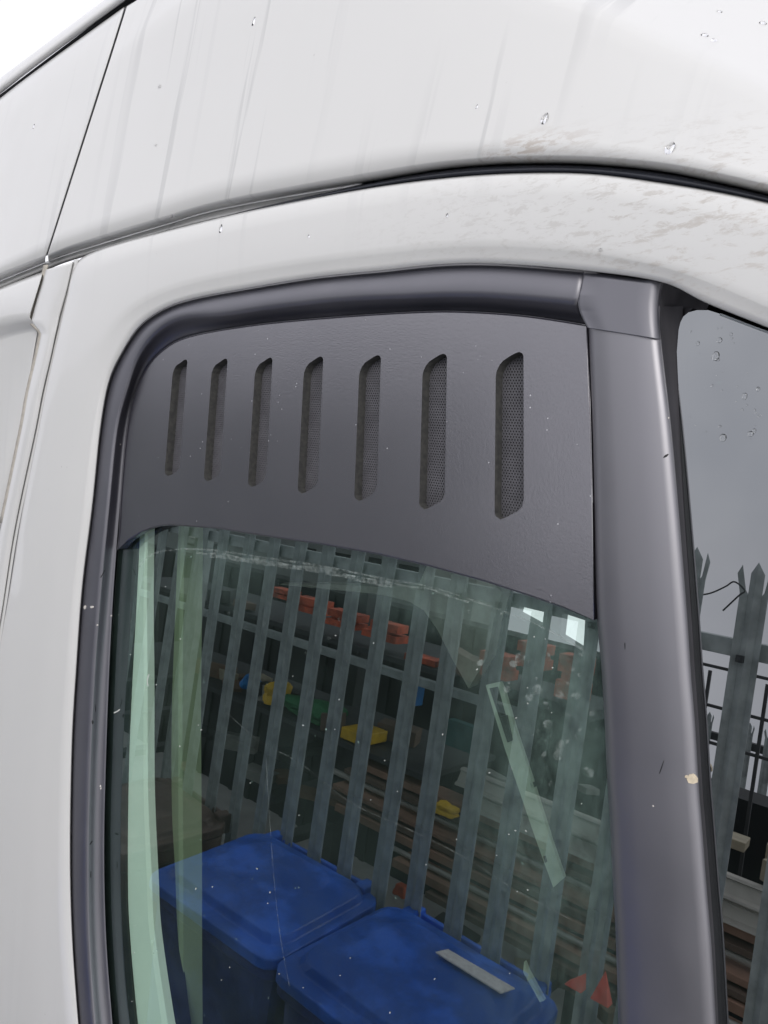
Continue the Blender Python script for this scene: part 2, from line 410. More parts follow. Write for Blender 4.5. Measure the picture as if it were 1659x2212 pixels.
# rear upper panel, left of the seam
La = [(-100, 632), (0, 589), (98, 551)]
Ta = [(-100, 292), (60, 166), (268, 15)]
Ca = [(-100, 400), (30, 320), (230, 136)]
Ga = [(-100, 652), (0, 607), (98, 567)]
grid('rear_upper_panel', [Ga, La, Ca, Ta], [(0, .006), (.12, .0135), (.3, .0205), (.5, .0250), (.7, .0275), (.88, .029), (1, .030), (1.1, .0266), (1.4, .0164), (1.8, .0028), (2, -.004), (2.5, -.013), (2.85, -.022), (2.97, -.03), (3.0, -.042)], PAINT, van, 40)
grid('body_seam', [[(110, 545), (242, 128), (280, 10)], [(92, 556), (226, 140), (262, 20)]], [(-.1, .012), (.5, .012), (1.1, .012)], SEALB, van, 30, .0005,)
bpy.data.objects.remove(BV.pop()[0])
grid('body_seam', [[(112, 548), (246, 128), (285, 5)], [(88, 556), (222, 140), (258, 22)]], [(-.0, lambda t: .024 - .068 * t if t < .5 else -.010 - .075 * (t - .5)), (1.0, lambda t: .024 - .068 * t if t < .5 else -.010 - .075 * (t - .5))], SEAMG, van, 30, .0005)
BV.pop()
# roof gutter and rail
grid('roof_gutter', [[(-100, 298), (268, 21), (430, -88)], [(-100, 280), (268, 3), (430, -108)]], [(0, -.062), (.5, -.067), (1, -.062)], SEALB, van, 30, .0005)
grid('roof_rail', [[(-100, 283), (60, 157), (268, 4), (430, -106)], [(-100, 243), (0, 168), (225, 0), (400, -130)]], [(0, -.057), (.1, -.039), (.3, -.035), (.7, -.043), (.92, -.057), (1.0, -.08), (.97, -.7)], PAINT, van, 40)

# flush panel between the two rear seams, and the recessed side panel
grid('sliding_door_edge', [[(97, 583), (83, 628), (69, 679), (67, 695), (85, 717), (86, 730), (77, 773), (59, 851), (45, 929), (3, 1130), (-55, 1400), (-160, 1800)],
                           [(159, 566), (146, 625), (131, 679), (127, 697), (122, 717), (118, 735), (110, 773), (92, 851), (76, 935), (31, 1150), (-13, 1420), (-100, 1800)]],
     [(0, .018), (.04, .028), (.12, .033), (.5, .034), (.9, .034), (.97, .0325), (1.0, .027)], PAINT, van, 80)
grid('rear_side_panel', [[(-100, 669), (0, 623), (60, 599), (91, 588)], [(-100, 715), (0, 690), (40, 684), (62, 684)], [(-100, 770), (0, 737), (40, 724), (80, 715)], [(-100, 1700), (-52, 1400), (-1, 1140), (43, 930)]],
     [(0, .020), (.05, .030), (.15, .034), (.9, .034), (1.05, .0335), (1.4, .028), (1.7, .020), (1.92, .017), (2.0, .0165), (2.5, .0165), (3, .0165)], PAINT, van, 40)
seamc = [(170, 560), (158, 600), (138, 690), (121, 755), (100, 850), (83, 935), (38, 1150), (-6, 1420), (-90, 1800)]
grid('panel_seam', [seamc, [(x - 10, y) for x, y in seamc]], [(0, .030), (1, .030)], PAINT, van, 60, .0005)
sb = [(104, 572), (90, 628), (74, 679), (72, 697), (90, 717), (91, 730), (82, 773), (64, 851), (50, 929), (8, 1130)]
BZ = make_plain('dirty_sealant', (.55, .51, .44), .7, 0, 90)
grid('sealant_line', [sb, [(x - 10, y) for x, y in sb]], [(0, .026), (1, .026)], BZ, van, 60, .0005)

# pillar between the door window and the front window
PLs = [(1264, 640), (1269, 707), (1277, 892), (1282, 1086), (1287, 1300), (1298, 1430), (1305, 1541), (1311, 1675), (1317, 1761), (1323, 1892), (1330, 2024), (1336, 2212), (1345, 2420)]
PRs = [(1425, 660), (1427, 732), (1448, 915), (1466, 1110), (1483, 1322), (1492, 1455), (1501, 1566), (1509, 1700), (1516, 1786), (1526, 1917), (1537, 2049), (1548, 2240), (1560, 2450)]
GRs = [(1470, 660), (1471, 732), (1481, 915), (1490, 1110), (1504, 1322), (1512, 1455), (1519, 1566), (1526, 1700), (1533, 1786), (1544, 1917), (1552, 2049), (1559, 2240), (1570, 2450)]
grid('pillar_trim', [PLs, PRs, GRs], [(0, .0075), (.015, .015), (.05, .0205), (.12, .0230), (.3, .0245), (.6, .0250), (.85, .0240), (.94, .0225), (1.0, .0195), (1.04, .0175)], PIL, van, 120, .001)
MATT = make_plain('matt_black_rubber', (.035, .034, .04), .75, 0, 30)
grid('pillar_seal', [PRs, GRs], [(0, .0170), (.04, .0165), (.15, .0138), (.5, .006), (.8, .0055), (1.1, .005)], MATT, van, 120, .001)
# moulded corner cap joining the seal and the pillar
capL = [(1262, 585), (1249, 640), (1252, 672), (1269, 708)]
capR = [(1430, 609), (1424, 650), (1424, 690), (1427, 733)]
capG = [(1530, 652), (1522, 668), (1492, 668), (1471, 733)]
def sealp(t):
    k = ((0, .018), (.06, .0232), (.3, .0255), (.55, .0247), (.65, .0243), (.8, .0243), (1, .0247))
    for (a, b), (c, d) in zip(k, k[1:]):
        if t <= c: return b + (d - b) * (t - a) / (c - a)
    return k[-1][1]
def capd(s_, base):
    w_ = min(1, s_ / .28); w_ = w_ * w_ * (3 - 2 * w_)
    return lambda t: sealp(t) * (1 - w_) + w_ * (base - .004 * max(0, 1 - t / .08))
grid('corner_cap', [capL, capR, capG], [(s_, capd(s_, .0262)) for s_ in (0, .03, .07, .11, .15, .2, .25, .3, .5, .7)] + [(.86, .0258), (.96, .0235), (1.03, .0185)], RUB, van, 50, .001)
grid('cap_recess', [capR, capG], [(0, .0185), (.05, .017), (.2, .006), (.4, -.002), (.8, .0), (1.0, .004)], MATT, van, 50, .001)  # duller black than the cap, put in for the hollow's shade

# ---- window panes
inner = cr(R2, 60)
door_out = [(x - 8, y - 6) for x, y in inner] + [(1290, 720), (1290, 1086), (1305, 1400), (1320, 1675), (1330, 1892), (1345, 2212), (1352, 2420)]
pane = plate('window_pane', door_out, 0.0, GLASS, van, .004, mats=[GLASS])
frontp = [(1462, 760), (1466, 712), (1470, 696), (1476, 684), (1487, 675), (1505, 670), (1530, 670), (1552, 677), (1620, 705), (1690, 730), (1850, 790), (1850, 2460), (1570, 2460), (1548, 2212), (1540, 2049), (1531, 1917), (1514, 1675), (1493, 1300), (1478, 1086), (1468, 892)]
BG2 = plate('front_window_pane', frontp, .0065, GLASS2, van, .004, mats=[GLASS2])
plate('front_window_backing', [(x + 2, y + 2) for x, y in frontp], -.012, BLACK, van, .004)
EDGE = make_plain('bright_seal_edge', (.55, .60, .64), .3, 0, 40)
grid('front_window_edge', [[(1556, 676), (1620, 701), (1690, 727), (1850, 787)], [(1554, 681), (1620, 706), (1690, 732), (1850, 792)]], [(0, .007), (.5, .010), (1, .007)], EDGE, van, 20, .0005)

# ---- vented insert
vi = [(x + 1, y + 1) for x, y in cr(R2[7:], 70)]
vi = [(253, 1188)] + [(258, 1140)] + vi[1:]
bot = [(1285.5, 1341), (1215, 1313), (1149, 1290), (1045, 1256), (924, 1223), (816, 1198), (691, 1176), (599, 1163), (474, 1143), (400, 1137), (370, 1135.5), (349, 1137), (328, 1142), (307, 1150), (278, 1169)]
right = [(1270, 705), (1277, 892), (1282, 1086), (1284, 1200)]
outl = vi + right + [b for b in bot]
S7 = [(602, 352), (596, 340), (583, 335), (565, 341), (545, 352), (515, 372), (498, 392), (486, 418), (482, 445), (477, 1030), (483, 1045), (502, 1058), (522, 1051), (580, 1020), (596, 1002), (603, 975)]
S1 = [(497, 455), (494, 444), (487, 441), (476, 447), (462, 458), (441, 472), (430, 489), (422, 512), (419, 535), (380, 1020), (383, 1036), (396, 1046), (412, 1041), (443, 1022), (453, 1008), (459, 985)]
S7 = [(829.5 + x * .5006, 592.5 + y * .5006) for x, y in S7]
S1 = [(197.5 + x * .4167, 592.5 + y * .4167) for x, y in S1]
DV = .0150
def toplane(p): q = P(p[0], p[1], DV); return (q.x, q.dot(UP))
def topx(a, b):
    """plane coordinates back to a line of sight"""
    q = Vector((a, 0, 0)) + UP * b + N * ((P0 + N * DV).dot(N)); v = q - CAM
    return (829.5 + v.dot(AX) / v.dot(AF) * 1660, 1106 - v.dot(AU) / v.dot(AF) * 1660)
A7 = [toplane(p) for p in S7]; A1 = [toplane(p) for p in S1]
slots = []; slotsP = []
for k in range(7):
    f = k / 6
    pl = [(a[0] * (1 - f) + b[0] * f, a[1] * (1 - f) + b[1] * f) for a, b in zip(A1, A7)]
    slotsP.append(pl); slots.append([topx(*q) for q in pl])
# rounded rim: the sheet is inset a little and a rolled strip closes it
cx_ = sum(p[0] for p in outl) / len(outl); cy_ = sum(p[1] for p in outl) / len(outl)
def inset(pts, k):
    o = []; n = len(pts)
    for i in range(n):
        a = pts[i - 1]; b = pts[(i + 1) % n]; dx, dy = b[0] - a[0], b[1] - a[1]; l = math.hypot(dx, dy) or 1
        nx, ny = -dy / l, dx / l
        o.append((pts[i][0] + nx * k, pts[i][1] + ny * k))
    return o
ins = inset(outl, 4.0)
vent = plate('vent_panel', ins, DV, GRAIN, van, .011, slots, [GRAIN, DIRTW])
bm = bmesh.new(); bm.from_mesh(vent.data); off = parent_loc(van)
n_ = len(outl); ringrows = []
for k, dd in ((0, .0135 - .0095), (0.0, .0115), (1.0, .0136), (2.4, .0147), (4.0, DV)):
    ringrows.append([bm.verts.new(P(x, y, dd) - off) for x, y in inset(outl, k)])
for r in range(len(ringrows) - 1):
    for i in range(n_):
        f = bm.faces.new((ringrows[r][i], ringrows[r][(i + 1) % n_], ringrows[r + 1][(i + 1) % n_], ringrows[r + 1][i])); f.smooth = True
        f.normal_update()
        if r and f.normal.dot(N) < 0: f.normal_flip()
bm.to_mesh(vent.data); bm.free()
# perforated screens behind the slots, holes in a hexagonal pattern
def screen(pl):
    O = P0 + N * .0045; base = O.dot(N)
    def W(a, b, dd=0): return Vector((a, 0, 0)) + UP * b + N * (base + dd)
    xs = [p[0] for p in pl]; ys = [p[1] for p in pl]
    y0, y1 = min(ys) - .006, max(ys) + .006
    sl = (pl[0][0] - pl[15][0]) / (pl[0][1] - pl[15][1])      # the slot's own slant
    def xc(b): return pl[15][0] + sl * (b - pl[15][1])
    wdt = max(pl[15][0] + sl * (p[1] - pl[15][1]) - p[0] for p in pl) + .012
    px = .00265; py = px * .866; r = px * .30
    vs, fs = [], []
    rows_ = int((y1 - y0) / py); cols = int(wdt / px) + 1
    hexa = [(math.cos(R_(60 * i + 30)), math.sin(R_(60 * i + 30))) for i in range(6)]
    R = px / math.sqrt(3)
    for j in range(rows_):
        b = y0 + j * py
        for i in range(cols):
            a = xc(b) + .003 - (i + (.5 if j % 2 else 0)) * px
            s = len(vs)
            for k in (0, 1):
                for c, d in hexa: vs.append(W(a + c * (R, r)[k], b + d * (R, r)[k]))
            for c, d in hexa: vs.append(W(a + c * r, b + d * r, -.0008))
            for q in range(6):
                q2 = (q + 1) % 6
                fs.append([s + q, s + q2, s + 6 + q2, s + 6 + q]); fs.append([s + 6 + q, s + 6 + q2, s + 12 + q2, s + 12 + q])
    o = mesh('vent_screen', vs, fs, SCREEN, vent)
    return o
for pl in slotsP: screen(pl)
plate('cavity_dark_sheet', [(330, 760), (1180, 700), (1180, 1150), (330, 1060)], .0025, BLACK, van, .001)  # black sheet added for the dark cavity, so the screen holes read dark

# ---- what shows inside through the door glass
LIN = make_plain('white_inner_paint', (.80, .82, .78), .35, 0, 6, .05)
OLV = make_plain('grey_trim_plastic', (.30, .31, .19), .6, 0, 8, .15)
DGT = make_plain('dark_trim_plastic', (.006, .006, .006), .6, 0, 12)
GRT = make_plain('pale_grey_trim', (.22, .25, .17), .6, 0, 8, .12)
def istrip(name, Lp, Rp, d, mat, thick=.02, n=40):
    a = cr(Lp, n); b = cr(Rp, n); vs = []; fs = []
    for i in range(n):
        p, q = P(a[i][0], a[i][1], d), P(b[i][0], b[i][1], d)
        vs += [p, p.lerp(q, .12) + N * .003, p.lerp(q, .88) + N * .003, q, q - N * thick, p - N * thick]
    for i in range(n - 1):
        for k in range(6): fs.append([i * 6 + k, i * 6 + (k + 1) % 6, i * 6 + 6 + (k + 1) % 6, i * 6 + 6 + k])
    fs += [[0, 1, 2, 3, 4, 5], [(n - 1) * 6 + k for k in (5, 4, 3, 2, 1, 0)]]
    o = mesh(name, vs, fs, mat, van); bm = bmesh.new(); bm.from_mesh(o.data); bmesh.ops.recalc_face_normals(bm, faces=bm.faces); bm.to_mesh(o.data); bm.free()
    return o
istrip('inner_window_channel', [(262, 1150), (255, 1200), (236, 1447), (226, 1640), (222, 1830), (226, 2020), (240, 2212), (262, 2420)],
       [(300, 1130), (292, 1294), (281, 1503), (273, 1711), (271, 1896), (276, 2015), (292, 2212), (318, 2420)], -.0065, CER, .02)
istrip('inner_pillar_trim', [(305, 1120), (295, 1294), (284, 1503), (277, 1711), (275, 1896), (279, 2015), (296, 2212), (322, 2420)],
       [(320, 1110), (317.5, 1294), (319, 1461), (320, 1711), (328, 1896), (334.5, 2015), (363, 2212), (400, 2420)], -.012, LIN, .01)
istrip('inner_seal', [(318, 1110), (316, 1294), (317, 1461), (318, 1711), (326, 1896), (332, 2015), (356, 2180), (380, 2420)],
       [(352, 1110), (343, 1336), (336, 1544), (336, 1753), (343, 1896), (349, 2039), (366, 2200), (398, 2420)], -.030, DGT, .03)
istrip('bulkhead_edge', [(350, 1110), (341, 1336), (334, 1544), (334, 1753), (341, 1896), (347, 2039), (360, 2212), (380, 2420)],
       [(372, 1110), (366, 1336), (358, 1544), (355, 1753), (358, 1896), (360, 2039), (362, 2212), (385, 2420)], -.055, OLV, .03)
istrip('bulkhead_panel', [(368, 1110), (362, 1336), (354, 1544), (351, 1753), (354, 1896), (356, 2039), (360, 2212), (380, 2420)],
       [(399, 1110), (396, 1336), (394, 1544), (395, 1753), (396, 1896), (396, 2039), (397, 2212), (399, 2420)], -.058, GRT, .03)
# shell of the cab: far side with its windows, roof lining, bulkhead, floor
FY = 2.15
wins = [[(1020, 1240), (1092, 1262), (1090, 1277), (1030, 1266)], [(1121, 1309), (1175, 1322), (1171, 1356), (1116, 1326)], [(1215, 1324), (1264, 1340), (1260, 1408), (1209, 1376)]]
bm = bmesh.new(); ol = [Vector((-3.4, FY, .9)), Vector((1.6, FY, .9)), Vector((1.6, FY, 2.575)), Vector((-3.4, FY, 2.575))]
loops = [[bm.verts.new(p) for p in ol]] + [[bm.verts.new(PY(x, y, FY)) for x, y in q] for q in wins]
ed = [bm.edges.new((lp[i], lp[(i + 1) % len(lp)])) for lp in loops for i in range(len(lp))]
bmesh.ops.triangle_fill(bm, use_beauty=True, edges=ed, normal=Vector((0, -1, 0)))
for lp in loops:
    bk = [bm.verts.new(v.co + Vector((0, .04, 0))) for v in lp]
    for i in range(len(lp)): bm.faces.new((lp[i], lp[(i + 1) % len(lp)], bk[(i + 1) % len(lp)], bk[i]))
for v in bm.verts: v.co -= parent_loc(van)
me = bpy.data.meshes.new('far_cab_side'); bm.to_mesh(me); bm.free(); me.materials.append(DGT)
o = bpy.data.objects.new('far_cab_side', me); COL.objects.link(o); o.parent = van
vs, fs = [], []
box(vs, fs, (-3.4, .80, 2.58), (1.6, FY + .04, 2.62)); box(vs, fs, (-3.44, .75, .9), (-3.4, FY + .04, 2.62)); box(vs, fs, (1.6, .6, .9), (1.64, FY + .04, 2.62)); box(vs, fs, (-3.4, .4, .86), (1.6, FY + .04, .9))
mesh('cab_lining', vs, fs, DGT, van)
BELT0 = make_plain('pale_pillar_trim', (.82, .85, .78), .6, 0, 12, .3)
def ipoly(name, pts, Y, mat, th=.05):
    a = [PY(x, y, Y) for x, y in pts]; k = len(a); vs = a + [p + Vector((0, th, 0)) for p in a]
    fs = [list(range(k))[::-1], list(range(k, 2 * k))] + [[i, (i + 1) % k, (i + 1) % k + k, i + k] for i in range(k)]
    return mesh(name, vs, fs, mat, van)
ipoly('far_pillar_trim', [(600, 1262), (700, 1262), (830, 1268), (905, 1262), (925, 1215), (1045, 1240), (1085, 1280), (1066, 1340), (1052, 1420), (1012, 1487), (975, 1420), (945, 1360), (915, 1318), (885, 1300), (830, 1285), (720, 1274)], 1.9, BELT0)
# belt height adjuster rail with its slotted end
ox = .9
bar = [(1049, 1480), (1080, 1473), (1088, 1490), (1112, 1573), (1145, 1673), (1191, 1819), (1218, 1896), (1195, 1917), (1158, 1815), (1124, 1715), (1091, 1619), (1066, 1537)]
hole = [(1057, 1487), (1076, 1483), (1093, 1545), (1078, 1549)]
h2 = [(1146, 1692), (1151, 1690), (1154, 1701), (1148, 1703)]; h3 = [(1173, 1850), (1179, 1848), (1183, 1862), (1177, 1864)]
BELT = make_plain('belt_rail_metal', (.30, .32, .28), .5, .2, 30, .3)
plate('belt_rail', bar, -.035, BELT, van, .004, [hole, h2, h3], [BELT, DGT])
plate('belt_rail_cover', [(1078, 1549), (1094, 1545), (1106, 1600), (1096, 1604)], -.033, DGT, van, .004)
plate('belt_rail_tail', [(1132, 2078), (1141, 2100), (1175, 2162), (1166, 2165), (1130, 2100)], -.04, BELT, van, .004)

# ---- marks on the glass: old water line, drying rings, scratches
def ribbon(pts, wds, d):
    vs, fs = [], []
    for i, p in enumerate(pts):
        a = pts[max(i - 1, 0)]; b = pts[min(i + 1, len(pts) - 1)]; dx, dy = b[0] - a[0], b[1] - a[1]; l = math.hypot(dx, dy) or 1
        w_ = wds if isinstance(wds, (int, float)) else wds[i]
        vs += [P(p[0] - dy / l * w_, p[1] + dx / l * w_, d), P(p[0] + dy / l * w_, p[1] - dx / l * w_, d)]
    for i in range(len(pts) - 1): fs.append([2 * i, 2 * i + 1, 2 * i + 3, 2 * i + 2])
    return vs, fs
def marks(name, items, mat=MARK, kind=None):
    V, F = [], []
    for vs, fs in items:
        b = len(V); V += vs; F += [[b + i for i in f] for f in fs]
    o = mesh(name, V, F, mat, pane)
    if kind: o['kind'] = kind
    return o
rnd = random.Random(3)
wl = cr([(300, 1225), (318, 1205), (345, 1192), (400, 1186), (474, 1190), (560, 1203), (690, 1222), (830, 1250), (930, 1268), (1045, 1305), (1149, 1345), (1230, 1385), (1275, 1415)], 110)
it = []
it.append(ribbon(wl, [1.0 + 1.6 * rnd.random() for _ in wl], .0004))
it.append(ribbon([(x + 2, y + 7 + 2 * math.sin(i * .7)) for i, (x, y) in enumerate(wl[30:80])], [1 + 2.2 * rnd.random() for _ in range(50)], .0005))
it.append(ribbon([(x, y + 12) for x, y in wl[34:66]], [3 + 3 * rnd.random() for _ in range(32)], .0006))
marks('old_water_line', it)
it = []
def blob(x, y, rx, ry, rot=0, ring=True):
    k = 14; vs, fs = [], []; ph = [1 + .22 * (rnd.random() - .5) for _ in range(k)]
    for rr in ((1, .68) if ring else (1, .02)):
        for i in range(k):
            a = 2 * math.pi * i / k; u, v_ = math.cos(a) * rx * rr * ph[i], math.sin(a) * ry * rr * ph[i]
            vs.append(P(x + u * math.cos(rot) - v_ * math.sin(rot), y + u * math.sin(rot) + v_ * math.cos(rot), .0007))
    for i in range(k): fs.append([i, (i + 1) % k, k + (i + 1) % k, k + i])
    if ring and rx > 3: fs.append([k + i for i in range(k)])
    return vs, fs
for x, y, r1, r2 in ((1123, 1420, 9, 11), (1037, 1432, 5, 8), (1109, 1434, 7, 7), (1210, 1612, 9, 12), (1205, 1632, 9, 9), (1183, 1565, 9, 9), (1275, 1670, 7, 8), (1208, 1500, 10, 8), (1095, 1484, 7, 10), (1143, 1505, 7, 9), (1160, 1490, 9, 11), (1248, 1503, 5, 7), (1175, 1630, 4, 7), (1280, 1540, 5, 7)):
    it.append(blob(x, y, r1 * 1.15, r2 * 1.15, rnd.random()))
for _ in range(70):
    x = 1210 + rnd.gauss(0, 75); y = 1500 + rnd.gauss(0, 110)
    if 1000 < x < 1290 and y > 1260 + (x - 1000) * .33 + 20: it.append(blob(x, y, 1.5 + 4 * rnd.random() ** 2, 2 + 5 * rnd.random() ** 2, rnd.random() * 2))
for _ in range(26):
    x = 700 + rnd.gauss(0, 180); y = 1300 + abs(rnd.gauss(0, 60)); it.append(blob(x, y, 1.2 + 2 * rnd.random(), 2 + 3 * rnd.random()))
marks('water_spot', it, kind='stuff')
it = [ribbon(cr([(485, 1535), (560, 1600), (650, 1650), (760, 1735), (880, 1790), (1000, 1850), (1110, 1920), (1230, 1985)], 90), [.2 + .6 * rnd.random() for _ in range(90)], .0004)]
it.append(ribbon(cr([(575, 1640), (582, 1760), (592, 1900), (605, 2020), (625, 2130)], 40), .5, .0004))
it.append(ribbon(cr([(322, 1456), (318, 1470), (320, 1482)], 8), .9, .0004))
it.append(ribbon(cr([(246, 1540), (256, 1535), (258, 1532)], 6), 1.2, .0004))
for _ in range(60):
    x = 280 + 1000 * rnd.random(); y = 1250 + 950 * rnd.random(); a = rnd.random() * 3; l_ = 1 + 3 * rnd.random()
    if y > 1210 + max(0, x - 500) * .25: it.append(ribbon([(x, y), (x + l_ * math.cos(a), y + l_ * math.sin(a))], .9, .0005))
FLK = make_plain('pale_fleck', (.72, .74, .70), .8)
marks('scratch', it[:2]); marks('dust_fleck', it[2:], FLK, 'stuff')

# ---- chips and flecks on the black trims
def chip(name, x, y, w_, h_, rot, mat, th=.0008, seed=0):
    hh = hit(x, y)
    if not hh: return
    loc, nn, dd, o_ = hh
    if nn.dot(ray(x, y)) > 0: nn = -nn
    r = random.Random(seed); a = (AX * math.cos(rot) + AU * math.sin(rot)); a = (a - nn * a.dot(nn)).normalized(); b = nn.cross(a)
    sc_ = dd / 1660; k = 9; ring = []
    for i in range(k):
        an = 2 * math.pi * i / k; f = .75 + .5 * r.random(); ring.append(a * math.cos(an) * w_ * .5 * sc_ * f + b * math.sin(an) * h_ * .5 * sc_ * f)
    vs = [loc + p - nn * .001 for p in ring] + [loc + p * .85 + nn * th for p in ring]
    fs = [[i, (i + 1) % k, k + (i + 1) % k, k + i] for i in range(k)] + [[k + i for i in range(k)]]
    return mesh(name, vs, fs, mat, van)
chip('paint_chip', 184, 1312, 12, 8, 0, CHIPW, seed=1); chip('paint_chip', 199, 1311, 12, 6, 0, CHIPW, seed=2)
chip('beige_chip', 1495, 1681, 24, 20, 0, CREAM, .0012, 4); chip('beige_chip', 1484, 1678, 8, 6, 0, CREAM, .001, 5)
DK = make_plain('dark_scuff', (.008, .008, .01), .6)
for i, (x, y, w_, h_, ro) in enumerate(((200, 1560, 4, 10, .1), (206, 1530, 2, 18, 0), (197, 1820, 3, 12, -.5), (1350, 1395, 2, 16, 0), (1430, 1655, 2, 34, -.25), (196, 1890, 2, 14, 0), (1438, 985, 14, 5, .5), (222, 1240, 2, 18, -.4))):
    chip('scuff_mark', x, y, w_, h_, ro, DK, .0003, i)
for i, (x, y) in enumerate(((217, 1698), (218, 1703), (1411, 1741), (250, 1740), (1444, 903), (240, 1330), (210, 1350), (260, 960))):
    chip('white_fleck', x, y, 3.2, 4, 0, CHIPW, .0003, i + 20)

# ---- water drops on the paint
def drop(x, y, w_, h_, label, group=None, lean=-.35):
    hh = hit(x, y)
    if not hh: return
    loc, nn, dd, _ = hh
    if nn.dot(ray(x, y)) > 0: nn = -nn
    s = dd / 1660; up = (AU * math.cos(lean) - AX * math.sin(lean)); up = (up - nn * up.dot(nn)).normalized(); rt = up.cross(nn)
    vs, fs = [], []; nu, nv = 14, 7
    for j in range(nv):
        ph = math.pi / 2 * j / (nv - 1)
        for i in range(nu):
            th = 2 * math.pi * i / nu; a = math.cos(th) * math.cos(ph) * w_ * .5 * s; b = math.sin(th) * math.cos(ph) * h_ * .5 * s
            if b > 0: a *= 1 - .45 * (math.sin(th) * math.cos(ph)) ** 1.5
            vs.append(rt * a + up * b + nn * (math.sin(ph) * w_ * .22 * s))
    for j in range(nv - 1):
        for i in range(nu): fs.append([j * nu + i, j * nu + (i + 1) % nu, (j + 1) * nu + (i + 1) % nu, (j + 1) * nu + i])
    fs.append(list(range(nu))[::-1])
    o = mesh('water_drop', vs, fs, WATER, None, True); o.location = loc
    tag(o, label, 'water drop', 'water drops on the white paint'); return o
drop(1177, 256, 16, 25, 'large clear drop in the middle of the upper white panel')
drop(1448, 320, 20, 28, 'largest clear drop just above the black gutter strip, front end')
drop(548, 46, 9, 17, 'small teardrop near the top edge, right of the rear seam')
drop(373, 467, 8, 15, 'small drop hanging at the lip above the start of the door gap')
drop(477, 494, 10, 18, 'teardrop on the white door frame just below the gap')
drop(812, 391, 16, 14, 'round drop sitting in the black gutter strip')
drop(1542, 87, 11, 14, 'round drop on the bright roof curve, lower of a close pair')
drop(1522, 76, 14, 12, 'flattened drop on the roof curve, left of a close pair')
drop(1648, 50, 13, 11, 'clear drop at the far right edge of the roof curve')
drop(1554, 25, 10, 8, 'tiny drop highest on the bright roof curve')
for (x, y, w_, h_, l) in ((345, 187, 10, 7, 'faint flat drop near the rear seam high on the panel'), (1030, 230, 6, 9, 'small drop above the scuffed streak on the upper panel'), (73, 273, 6, 9, 'small dark drop on the rear panel left of the seam'),
                          (667, 510, 8, 6, 'shallow drop on the door frame above the corner of the window'), (966, 465, 7, 8, 'tiny bright drop on the scuffed door frame'), (1297, 540, 10, 7, 'flat drop on the frame above the pillar'), (337, 313, 6, 6, 'faint drop halfway down beside the rear seam')):
    drop(x, y, w_, h_, l)

# ================================================================== THE YARD (seen mirrored in the glass)
CONC = make_plain('concrete', (.42, .415, .40), .6, 0, 3, .3, obj=True)
g = boxo('ground', (-14, -6, -.2), (8, 6, 0), CONC); tag(g, kind='structure')
GALV = make_plain('galvanised_steel', (.40, .45, .45), .55, .1, 12, .42, obj=True)
DST = make_plain('dark_steel', (.06, .065, .07), .6, .2, 12, .3, obj=True)

FYN = -1.05
fence = tag(empty('palisade_fence', (-1.5, FYN, 0)), 'grey galvanised palisade fence with triple-pointed pales, mirrored in the door glass', 'fence')
def pale_mesh(h):
    vs, fs = [], []
    def slab(pts, y0, y1):
        """pts: x,z outline; y from y0 at its left x to y1 at its right x"""
        xs = [p[0] for p in pts]; a, b = min(xs), max(xs); k = len(pts); s = len(vs)
        for dy in (0, -.003):
            for x, z in pts: vs.append(Vector((x, y0 + (y1 - y0) * (x - a) / (b - a) + dy, z)))
        fs.append([s + i for i in range(k)]); fs.append([s + k + i for i in range(k)][::-1])
        for i in range(k): fs.append([s + i, s + (i + 1) % k, s + k + (i + 1) % k, s + k + i])
    t = h
    slab([(-.0165, .05), (0, .05), (0, t), (-.0165, t - .03)], .0, .009)
    slab([(0, .05), (.0165, .05), (.0165, t - .03), (0, t)], .009, .0)
    slab([(-.034, .05), (-.0165, .05), (-.0165, t - .085), (-.022, t - .075), (-.026, t - .012), (-.036, t - .035), (-.034, t - .085)], .012, .0)
    slab([(.0165, .05), (.034, .05), (.034, t - .085), (.036, t - .035), (.026, t - .012), (.022, t - .075), (.0165, t - .085)], .0, .012)
    # side tips splay out
    for v in vs:
        if abs(v.x) > .017 and v.z > t - .08: v.x *= 1 + .35 * (v.z - t + .08) / .08; v.y += .02 * (v.z - t + .08) / .08
    me = bpy.data.meshes.new('pale'); me.from_pydata([tuple(v) for v in vs], [], fs); me.materials.append(GALV); me.update(); return me
pm = pale_mesh(2.36)
px_ = [-.375, -.53, -.69, -.80, -.943, -1.116, -1.26, -1.415, -1.573, -1.729, -1.882] + [-1.882 - .1555 * k for k in range(1, 24)] + [-.395 + .1555 * k for k in range(1, 10)]
for i, x in enumerate(px_):
    o = bpy.data.objects.new('pale', pm); COL.objects.link(o); o.parent = fence; r = random.Random(i)
    o.location = (x + 1.5, 0, r.uniform(-.012, .01)); o.rotation_euler = (0, r.uniform(-.006, .006), 0)
    b_ = bpy.data.objects.new('bolt', None) if False else None
for z in (.35, 2.10): boxo('rail', (-5.6, FYN - .045, z), (1.2, FYN - .006, z + .045), GALV, fence)
for x in (-4.9, -2.95, -.47 + .55, 1.1): boxo('post', (x, FYN - .12, 0), (x + .05, FYN - .05, 2.3), GALV, fence)
# wire wound round one pale
wp = [RF(1440, 1312, FYN - .0), RF(1505, 1288, FYN), RF(1540, 1280, FYN), RF(1571, 1266, FYN + .02), RF(1590, 1256, FYN + .03), RF(1612, 1275, FYN + .03), RF(1600, 1285, FYN + .03), RF(1565, 1318, FYN + .02)]
tube('fence_wire', [tuple(p) for p in [Vector(q) for q in cr([tuple(p) for p in wp], 30)]], .0022, DST)
tag(bpy.data.objects['fence_wire'], 'thin dark wire tied round a fence pale near its points', 'wire')

